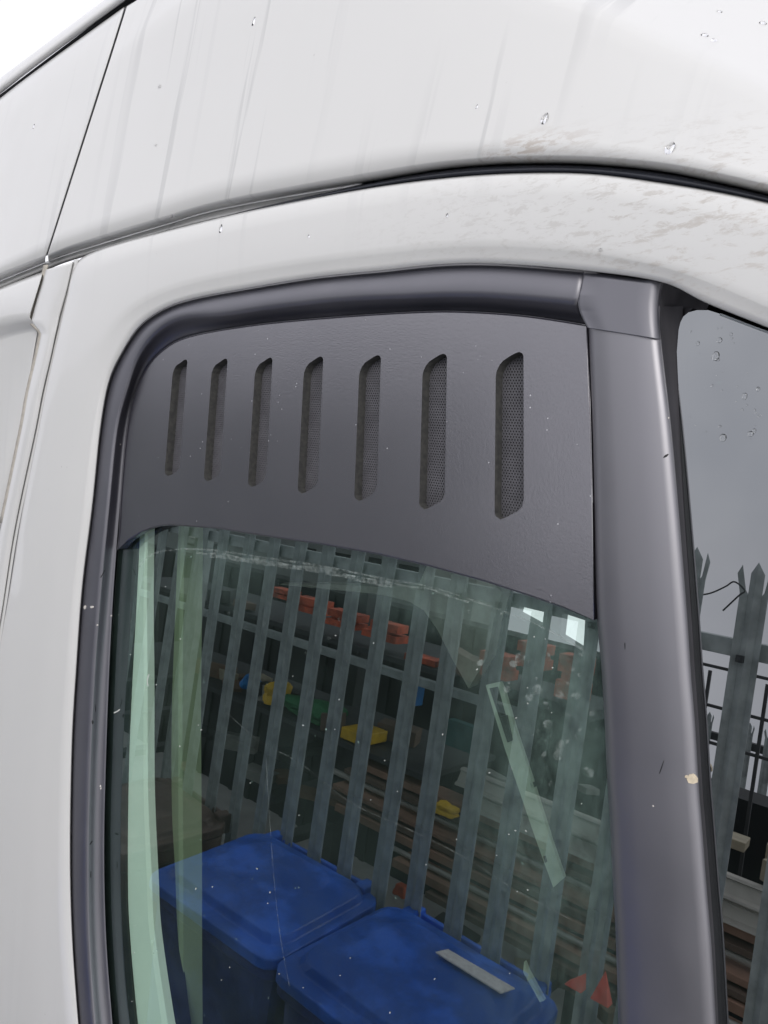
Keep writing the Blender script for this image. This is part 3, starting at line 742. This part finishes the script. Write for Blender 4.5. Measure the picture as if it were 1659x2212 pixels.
# ---- wheelie bins
def bin_mat(name, c): 
    m, t, b = nmat(name); tcn = t.nodes.new('ShaderNodeTexCoord'); v = tcn.outputs['Object']
    col = mixc(t, ramp(t, noise(t, v, 7, 6, .6), .40, .66, 0, .8), c, tuple(min(1, x * 1.9 + .03) for x in c))
    t.links.new(col, b.inputs['Base Color']); b.inputs['Roughness'].default_value = .38; bump(t, b, noise(t, v, 9, 3), .4, .02); return m
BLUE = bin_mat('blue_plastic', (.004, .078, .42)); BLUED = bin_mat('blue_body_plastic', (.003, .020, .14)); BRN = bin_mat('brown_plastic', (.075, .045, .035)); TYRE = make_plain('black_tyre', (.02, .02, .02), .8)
def sweepbox(levels):
    """rounded-rectangle tiers: (cx, cy, w, d, z, corner radius)"""
    vs, fs = [], []; k = 16
    for cx, cy, w_, d_, z, r in levels:
        for q, (sx, sy) in enumerate(((1, 1), (-1, 1), (-1, -1), (1, -1))):
            for j in range(4):
                a = math.pi / 2 * (q + j / 3); vs.append(Vector((cx + sx * (w_ / 2 - r) + math.cos(a) * r, cy + sy * (d_ / 2 - r) + math.sin(a) * r, z if not callable(z) else z(cx + sx * (w_ / 2 - r) + math.cos(a) * r, cy + sy * (d_ / 2 - r) + math.sin(a) * r))))
    for i in range(len(levels) - 1):
        for j in range(k): fs.append([i * k + j, i * k + (j + 1) % k, (i + 1) * k + (j + 1) % k, (i + 1) * k + j])
    fs.append(list(range(k))[::-1]); fs.append([(len(levels) - 1) * k + j for j in range(k)])
    return vs, fs
def bin_(loc, rz, lab, lidm, bodm, H=1.0, W=.56, D_=.50):
    root = tag(empty('wheelie_bin', loc), lab, 'wheelie bin', 'wheelie bins between the van and the fence' if lidm is BLUE else None)
    def put(n, vf, mt, par=root, sm=False):
        me = bpy.data.meshes.new(n); me.from_pydata([tuple(v) for v in vf[0]], [], vf[1]); me.materials.append(mt); me.update()
        o = bpy.data.objects.new(n, me); COL.objects.link(o); o.parent = par
        md = o.modifiers.new('b', 'BEVEL'); md.width = .006; md.segments = 2; md.limit_method = 'ANGLE'
        return o
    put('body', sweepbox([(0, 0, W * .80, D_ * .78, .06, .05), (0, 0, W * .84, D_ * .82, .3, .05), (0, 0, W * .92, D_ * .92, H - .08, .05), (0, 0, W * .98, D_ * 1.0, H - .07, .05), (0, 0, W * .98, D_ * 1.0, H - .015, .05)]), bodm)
    zs = lambda x, y: H + .0 - y * .03
    lid = put('lid', sweepbox([(0, -.0, W, D_ * 1.04, lambda x, y: H - .02 - y * .06, .06), (0, 0, W, D_ * 1.04, lambda x, y: H + .015 - y * .06, .06), (0, -.01, W * .90, D_ * .88, lambda x, y: H + .018 - y * .06, .06), (0, -.01, W * .86, D_ * .84, lambda x, y: H + .045 - y * .07, .07), (0, -.015, W * .6, D_ * .6, lambda x, y: H + .062 - y * .08, .08)]), lidm)
    vs, fs = [], []
    for s in (-1, 1): box(vs, fs, (s * W * .36 - .025, -D_ * .60, H - .03), (s * W * .36 + .025, -D_ * .46, H + .05))
    box(vs, fs, (-W * .40, -D_ * .60, H + .005), (W * .40, -D_ * .56, H + .035)); put('handle', (vs, fs), lidm, lid)
    for s in (-1, 1):
        vs, fs = [], []; k = 20
        for xx in (-.025, .025):
            for i in range(k): a = 2 * math.pi * i / k; vs.append(Vector((s * W * .42 + xx, -D_ * .38 + math.cos(a) * .1, .1 + math.sin(a) * .1)))
        for i in range(k): fs.append([i, (i + 1) % k, k + (i + 1) % k, k + i])
        fs += [list(range(k))[::-1], [k + i for i in range(k)]]; put('wheel', (vs, fs), TYRE)
    root.rotation_euler = (0, 0, rz); return root
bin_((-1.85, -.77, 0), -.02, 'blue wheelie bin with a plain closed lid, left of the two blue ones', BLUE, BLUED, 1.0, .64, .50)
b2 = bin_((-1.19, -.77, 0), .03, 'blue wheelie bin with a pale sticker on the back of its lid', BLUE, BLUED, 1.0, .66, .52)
bin_((-2.62, -.80, 0), .1, 'brown wheelie bin behind the blue ones by the fence', BRN, BRN, .97, .56, .46)
STK = make_plain('pale_sticker', (.80, .76, .78), .5, 0, 60, obj=True)
sv = [RF(x, y, z=1.084) - Vector(b2.location) for x, y in ((941, 2056), (968, 2050), (1112, 2134), (1082, 2144))]
sv = [Matrix.Rotation(-.03, 3, 'Z') @ q for q in sv]
me = bpy.data.meshes.new('sticker'); me.from_pydata([tuple(q) for q in sv] + [tuple(q - Vector((0, 0, .004))) for q in sv], [], [(0, 1, 2, 3), (7, 6, 5, 4), (0, 4, 5, 1), (1, 5, 6, 2), (2, 6, 7, 3), (3, 7, 4, 0)]); me.materials.append(STK)
o = bpy.data.objects.new('sticker', me); COL.objects.link(o); o.parent = b2

# ---- rack of long stock beyond the fence
RY = -1.7
rack = tag(empty('storage_rack', (-1.6, RY - .3, 0)), 'dark steel cantilever rack of long stock standing behind the fence', 'rack')
for x in (-4.4, -2.9, -1.35, .25): boxo('upright', (x, RY - .62, 0), (x + .08, RY - .54, 1.95 if x < -1 else 1.25), DST, rack)
for z in (.55, .80, 1.02): 
    for x in (-4.4, -2.9, -1.35, .25): boxo('arm', (x, RY - .54, z - .04), (x + .08, RY - .02, z), DST, rack)
boxo('back_rail', (-4.5, RY - .02, 1.60), (-1.5, RY + .02, 1.635), GALV, rack)
boxo('shelf', (-4.5, RY - .6, 1.20), (-1.9, RY, 1.225), DST, rack)
CH = make_plain('pale_steel_channel', (.52, .51, .46), .5, .2, 5, .3, obj=True)
WD = [make_plain('brown_timber', (.40, .24, .17), .7, 0, 6, .4, obj=True), make_plain('dark_timber', (.18, .13, .10), .75, 0, 6, .4, obj=True), make_plain('grey_pipe', (.50, .50, .46), .45, .3, 6, .3, obj=True)]
def channel(name, x0, x1, y, z, h, lab):
    vs, fs = [], []; k = [(y + .015, z), (y + .012, z + .008), (y - .004, z + .014), (y - .022, z + h - .014), (y - .014, z + h - .008), (y - .020, z + h), (y - .045, z + h), (y - .02, z)]
    for xx in (x0, x1): vs += [Vector((xx, a, b)) for a, b in k]
    fs += [[i, (i + 1) % 8, 8 + (i + 1) % 8, 8 + i] for i in range(8)] + [list(range(8)), list(range(15, 7, -1))]
    o = mesh(name, vs, fs, CH); tag(o, lab, 'steel channel'); return o
channel('steel_channel', -1.73, .8, RY, 1.247, .066, 'pale steel channel lying highest on the rack behind the fence')
channel('steel_channel', -1.62, .9, RY + .01, 1.175, .066, 'pale steel channel lying directly under the highest one')
lib = ((-2.30, .9, 1.132, .030, 0, 'reddish timber batten just under the steel channels'), (-2.34, .8, 1.094, .022, 1, 'thin dark batten second below the channels'), (-2.42, .5, 1.058, .030, 2, 'grey pipe lying midway down the rack'),
       (-2.36, .9, 1.020, .024, 0, 'brown plank resting on the upper rack arm'), (-2.40, .7, .985, .022, 1, 'dark plank between two brown ones on the rack'), (-2.30, .9, .945, .032, 0, 'broad brown plank midway down the stack'),
       (-1.95, .8, .905, .022, 2, 'slim grey pipe in the lower half of the stack'), (-1.9, .9, .862, .034, 0, 'broad brown plank low in the stack'), (-1.7, .9, .822, .024, 1, 'lowest dark plank on the rack'))
for i, (x0, x1, z, h, k, lab) in enumerate(lib):
    yy = RY - .01 + .022 * i + .008 * math.sin(i * 2.3)
    if k == 2: o = tube('pipe', [(x0, yy - .03, z + h / 2), ((x0 + x1) / 2, yy - .03, z + h / 2), (x1, yy - .03, z + h / 2)], h / 2, WD[2]); tag(o, lab, 'pipe')
    else: o = boxo('plank', (x0, yy - .12, z), (x1, yy, z + h), WD[k], None, .002); tag(o, lab, 'plank')
    o.rotation_euler = (0, 0, 0)
# things on the shelf and top
def lump(name, c, s, mat, lab, cat, seed=0):
    bm = bmesh.new(); bmesh.ops.create_icosphere(bm, subdivisions=3, radius=1); r = random.Random(seed); ph = [r.random() * 6 for _ in range(6)]
    for v in bm.verts:
        p = v.co; k = 1 + .18 * math.sin(p.x * 4 + ph[0]) + .14 * math.sin(p.y * 5 + ph[1]) + .12 * math.sin(p.z * 6 + ph[2]) + .06 * math.sin(p.x * 13 + p.z * 11 + ph[3])
        v.co = Vector((p.x * s[0] * k, p.y * s[1] * k, max(-s[2] * .6, p.z * s[2] * k)))
    me = bpy.data.meshes.new(name); bm.to_mesh(me); bm.free(); me.materials.append(mat)
    o = bpy.data.objects.new(name, me); COL.objects.link(o); o.location = c; return tag(o, lab, cat)
YEL = make_plain('yellow_plastic', (.85, .55, .03), .5, obj=True); GRN = make_plain('green_sheet', (.03, .22, .08), .6, obj=True); BLP = make_plain('bright_blue_plastic', (.02, .26, .70), .5, obj=True)
ORG = make_plain('orange_red_paint', (.66, .12, .05), .6, 0, 14, .65, obj=True); TEAL = make_plain('teal_sheet', (.01, .12, .13), .6, obj=True)
lump('yellow_sack', (-2.99, RY - .1, 1.285), (.075, .07, .07), YEL, 'crumpled yellow sack on the rack shelf behind the fence', 'sack', 1)
lump('green_sheet', (-2.72, RY - .12, 1.275), (.17, .1, .065), GRN, 'bunched dark green sheet beside the yellow sack', 'sheet', 2)
lump('blue_bag', (-3.22, RY - .12, 1.29), (.05, .06, .05), BLP, 'small bright blue bag left of the yellow sack', 'bag', 3)
o = boxo('yellow_box', (-2.43, RY - .2, 1.23), (-2.28, RY - .02, 1.285), YEL, None, .006); tag(o, 'low yellow box right of the green sheet', 'box')
for i, (x, z, h, l) in enumerate(((-3.05, 1.80, .05, 'orange beam at the far left of the rack top'), (-2.80, 1.765, .075, 'orange red beam second along the rack top'), (-2.55, 1.74, .08, 'orange red beam in the middle of the rack top'), (-2.30, 1.735, .085, 'orange red beam right of the middle one'), (-2.06, 1.65, .06, 'dull orange beam lowest of the row'))):
    vs, fs = [], []; x0, x1 = x - .115, x + .10; r0 = random.Random(i + 40)
    box(vs, fs, (x0, RY - .17, z), (x1 - r0.uniform(0, .05), RY - .05, z + h * .38)); box(vs, fs, (x0 + r0.uniform(0, .06), RY - .14, z + h * .56), (x1 - .004, RY - .055, z + h))
    box(vs, fs, (x0 + .02, RY - .13, z + h * .38), (x1 - .06, RY - .07, z + h * .56))
    o = mesh('racking_beam', vs, fs, ORG); tag(o, l, 'beam', 'orange beams on the rack top')
vs, fs = [], []; box(vs, fs, (-4.5, RY - .6, 1.655), (-1.9, RY - .03, 1.68)); mesh('top_shelf', vs, fs, DST, rack)
for i, (a, b_, c, d_, l) in enumerate(((-1.72, -1.58, 1.72, .10, 'orange crate left of the two near the pillar'), (-1.55, -1.43, 1.80, .10, 'bright orange crate just above the belt rail reflection'), (-1.36, -1.25, 1.72, .17, 'orange crate nearest the black pillar'))):
    vs, fs = [], []; box(vs, fs, (a, RY - .12, c), (b_, RY - .02, c + d_ * .4)); box(vs, fs, (a + .01, RY - .11, c + d_ * .4), (b_ - .01, RY - .04, c + d_ * .6)); box(vs, fs, (a, RY - .12, c + d_ * .6), (b_, RY - .02, c + d_))
    tag(mesh('orange_crate', vs, fs, ORG), l, 'crate', 'orange crates at the front end of the rack')
vs, fs = [], []; box(vs, fs, (-1.8, RY - .35, 1.66), (-1.2, RY - .02, 1.70)); mesh('crate_shelf', vs, fs, DST, rack)
lump('orange_tool', (-1.72, RY + .06, 1.15), (.05, .03, .03), YEL, 'yellow orange clamp hanging in front of the planks', 'clamp', 5)
lump('orange_ball', tuple(RF(868, 1925, RY)), (.03, .03, .03), ORG, 'small round orange object low behind the fence', 'ball', 6)
o = boxo('blue_tube', (-2.07, RY - .1, 1.49), (-2.03, RY - .04, 1.60), BLP, None, .004); tag(o, 'short upright blue tube by the rack rail', 'tube')
o = boxo('teal_sheet', (-1.95, RY - .25, 1.32), (-1.80, RY - .2, 1.44), TEAL, None, .004); tag(o, 'teal sheet leaning above the channels', 'sheet')
for i, (p, q, l) in enumerate((((1233, 2134), (1263, 2105), 'small red cone tip seen low by the pillar'), ((1290, 2165), (1305, 2100), 'taller red marker flag beside the cone tip'))):
    a = RF(*p, Y=-.95); b_ = RF(*q, Y=-.95)
    RED = ORG if i else make_plain('red_plastic', (.95, .14, .10), .5, obj=True)
    vs = [a + Vector((-.02, 0, 0)), a + Vector((.03, 0, 0)), a + Vector((.03, -.03, 0)), a + Vector((-.02, -.03, 0)), b_ + Vector((0, -.01, 0))]
    tag(mesh('red_marker', vs, [(0, 1, 4), (1, 2, 4), (2, 3, 4), (3, 0, 4), (3, 2, 1, 0)], bpy.data.materials['red_plastic']), l, 'marker')

# ---- cage and far fence seen in the front window
cage = tag(empty('steel_cage', (-.6, -2.3, 0)), 'thin-barred dark steel cage beyond the fence, mirrored in the front window', 'cage')
for y in (1431, 1516, 1595):
    z = RF(1510, y, -2.3).z; boxo('bar', (-1.35, -2.31, z - .006), (.4, -2.298, z + .006), DST, cage)
for px2, y0 in ((1529, 1480), (1652, 1510), (1420, 1470), (1780, 1530)):
    a = RF(px2, y0, -2.3); boxo('upright_bar', (a.x, -2.3, 1.0), (a.x + .013, -2.289, RF(px2, y0 - 35, -2.3).z), DST, cage)
# ---- shed and far building
SHED = make_plain('dark_cladding', (.006, .009, .011), .7, 0, 3, .4, obj=True); WALL = make_plain('grey_render', (.22, .24, .23), .8, 0, 2, .2, obj=True); PAN = make_plain('pale_panel', (.55, .55, .50), .5, obj=True)
shed = tag(empty('shed', (-3, -3.0, 0)), 'dark clad store shed standing behind the rack', 'shed')
boxo('wall', (-7.5, -3.2, 0), (-1.6, -3.0, 1.72), SHED, shed)
for i in range(30): boxo('cladding_rib', (-7.4 + i * .2, -3.0, 0), (-7.36 + i * .2, -2.985, 1.70), SHED, shed)
boxo('wall', (-1.6, -3.2, 0), (1.5, -3.0, 1.22), SHED, shed)
bld = tag(empty('building', (-7, -5.2, 0)), 'grey rendered building with pale panels and dark openings beyond the shed', 'building')
boxo('wall', (-26, -5.6, 0), (-4.0, -5.2, 4.0), WALL, bld)
for (x, y, w_, h_) in ((425, 1160, 24, 12), (470, 1163, 26, 14), (517, 1172, 22, 16), (405, 1195, 16, 10), (452, 1215, 18, 14), (412, 1225, 22, 18)):
    a = RF(x - w_ / 2, y - h_ / 2, -5.19); b_ = RF(x + w_ / 2, y + h_ / 2, -5.19)
    boxo('window', (min(a.x, b_.x), -5.2, min(a.z, b_.z)), (max(a.x, b_.x), -5.17, max(a.z, b_.z)), PAN, bld)
for (x, y, w_, h_) in ((600, 1185, 26, 26), (660, 1190, 40, 24), (745, 1205, 46, 26), (820, 1215, 40, 24), (890, 1230, 50, 24), (420, 1178, 26, 10), (480, 1188, 30, 9)):
    a = RF(x - w_ / 2, y - h_ / 2, -5.19); b_ = RF(x + w_ / 2, y + h_ / 2, -5.19)
    boxo('opening', (min(a.x, b_.x), -5.2, min(a.z, b_.z)), (max(a.x, b_.x), -5.165, max(a.z, b_.z)), BLACK, bld)

far = tag(empty('far_palisade', (-1, -5.6, 0)), 'small distant palisade fence whose points rise under the wire cage bars', 'fence')
zt = RF(1622, 1560, -5.6).z; xt = RF(1622, 1560, -5.6).x
pf = pale_mesh(max(.3, zt))
for k in range(-14, 8):
    o = bpy.data.objects.new('pale', pf); COL.objects.link(o); o.parent = far; o.location = (xt + 1 + k * .155, 0, 0)
boxo('rail', (xt - 2.2, -5.66, zt - .22), (xt + 1.3, -5.61, zt - .16), DST, far)

# odds and ends heaped along the rack
OFF = [make_plain('offcut_brown', (.22, .14, .09), .8, obj=True), make_plain('offcut_grey', (.30, .31, .29), .6, obj=True), make_plain('offcut_black', (.03, .03, .035), .6, obj=True), make_plain('offcut_cream', (.42, .38, .28), .7, obj=True), WD[1]]
r = random.Random(11)
for i in range(52):
    x = r.uniform(-3.9, .4); upp = x < -1.3 and i % 3
    z0 = (1.69 if i % 6 == 1 else 1.228) if upp else r.choice((1.325, .60, .83))
    if not upp and z0 == 1.325 and x < -1.6: z0 = .83
    L_, W_, H_ = r.uniform(.05, .32), r.uniform(.04, .12), r.uniform(.02, .09)
    y = RY - r.uniform(.05, .3); o = boxo('offcut', (-L_ / 2, -W_ / 2, 0), (L_ / 2, W_ / 2, H_), OFF[i % 5], None, .003)
    o.location = (x, y, z0); o.rotation_euler = (r.uniform(-.1, .1), r.uniform(-.12, .12), r.uniform(-.6, .6))
    kind_ = ('brown wooden', 'grey metal', 'black plastic', 'cream board', 'dark wooden')[i % 5]
    where = 'on the top shelf of the rack' if z0 > 1.6 else 'on the middle shelf of the rack' if z0 == 1.228 else 'lying on the upper steel channel' if z0 > 1.3 else 'on the upper arms of the rack, under the planks' if z0 > .8 else 'on the lowest arms of the rack'
    tag(o, ('short ' if L_ < .18 else 'long ') + kind_ + ' offcut ' + where, 'offcut', ('short ' if L_ < .18 else 'long ') + kind_ + ' offcuts ' + where)

# rain drops sitting on the front window, near its top edge
r = random.Random(5); V, F = [], []
for i in range(46):
    x, y = 1490 + 190 * r.random(), 690 + 260 * r.random() ** 1.5
    if y < 690 + max(0, x - 1560) * .36 + 12: continue
    rad = 1.5 + 6 * r.random() ** 2.2; st_ = r.uniform(.7, 1.4); nu, nv = 10, 4; b0 = len(V); cen = P(x, y, .0066); sc_ = (cen - CAM).length / 1660
    for j in range(nv):
        ph = math.pi / 2 * j / (nv - 1) * .98
        for k in range(nu):
            th = 2 * math.pi * k / nu
            V.append(cen + Vector((1, 0, 0)) * math.cos(th) * math.cos(ph) * rad * sc_ + UP * math.sin(th) * math.cos(ph) * rad * st_ * sc_ + N * math.sin(ph) * rad * .3 * sc_)
    for j in range(nv - 1):
        for k in range(nu): F.append([b0 + j * nu + k, b0 + j * nu + (k + 1) % nu, b0 + (j + 1) * nu + (k + 1) % nu, b0 + (j + 1) * nu + k])
rd = mesh('rain_drop', V, F, WATER, BG2, True); rd['kind'] = 'stuff'

vs, fs = [], []; box(vs, fs, (-.009, 0, -.009), (.009, .014, .009)); box(vs, fs, (-.004, .014, -.004), (.004, .022, .004))
for x in px_[:9]:
    o = mesh('bolt', vs, fs, DST); o.parent = fence; o.location = (x + 1.5, .008, 2.10)

# the rest of the door skin round and below the windows, as far as a side step would show it
zt_ = min(P(x, y, 0).dot(UP) for x, y in ((0, 640), (500, 480), (829, 415), (1279, 400), (1600, 440))) 
hole = [(150, 2440), (140, 2212), (128, 2015), (122, 1830), (126, 1603), (135, 1447), (150, 1268), (172, 1090), (190, 926), (215, 800), (262, 705), (356, 645), (531, 605), (829, 566), (1079, 552), (1262, 565), (1429, 590), (1540, 635), (1700, 690), (1840, 745), (1840, 2440)]
q0 = (P0 + N * -.02)
def W2(a, b): return Vector((a, 0, 0)) + UP * b + N * q0.dot(N)
ob = [W2(-3.4, .45), W2(1.64, .45), W2(1.64, zt_), W2(-3.4, zt_)]
bm = bmesh.new(); lps = [[bm.verts.new(p) for p in ob], [bm.verts.new(P(x, y, -.02)) for x, y in hole]]
ed = [bm.edges.new((lp[i], lp[(i + 1) % len(lp)])) for lp in lps for i in range(len(lp))]
bmesh.ops.triangle_fill(bm, use_beauty=True, edges=ed, normal=N)
for v in bm.verts: v.co -= parent_loc(van)
me = bpy.data.meshes.new('door_skin'); bm.to_mesh(me); bm.free(); me.materials.append(PAINT)
o = bpy.data.objects.new('door_skin', me); COL.objects.link(o); o.parent = van
md = o.modifiers.new('thick', 'SOLIDIFY'); md.thickness = .003; md.offset = 0
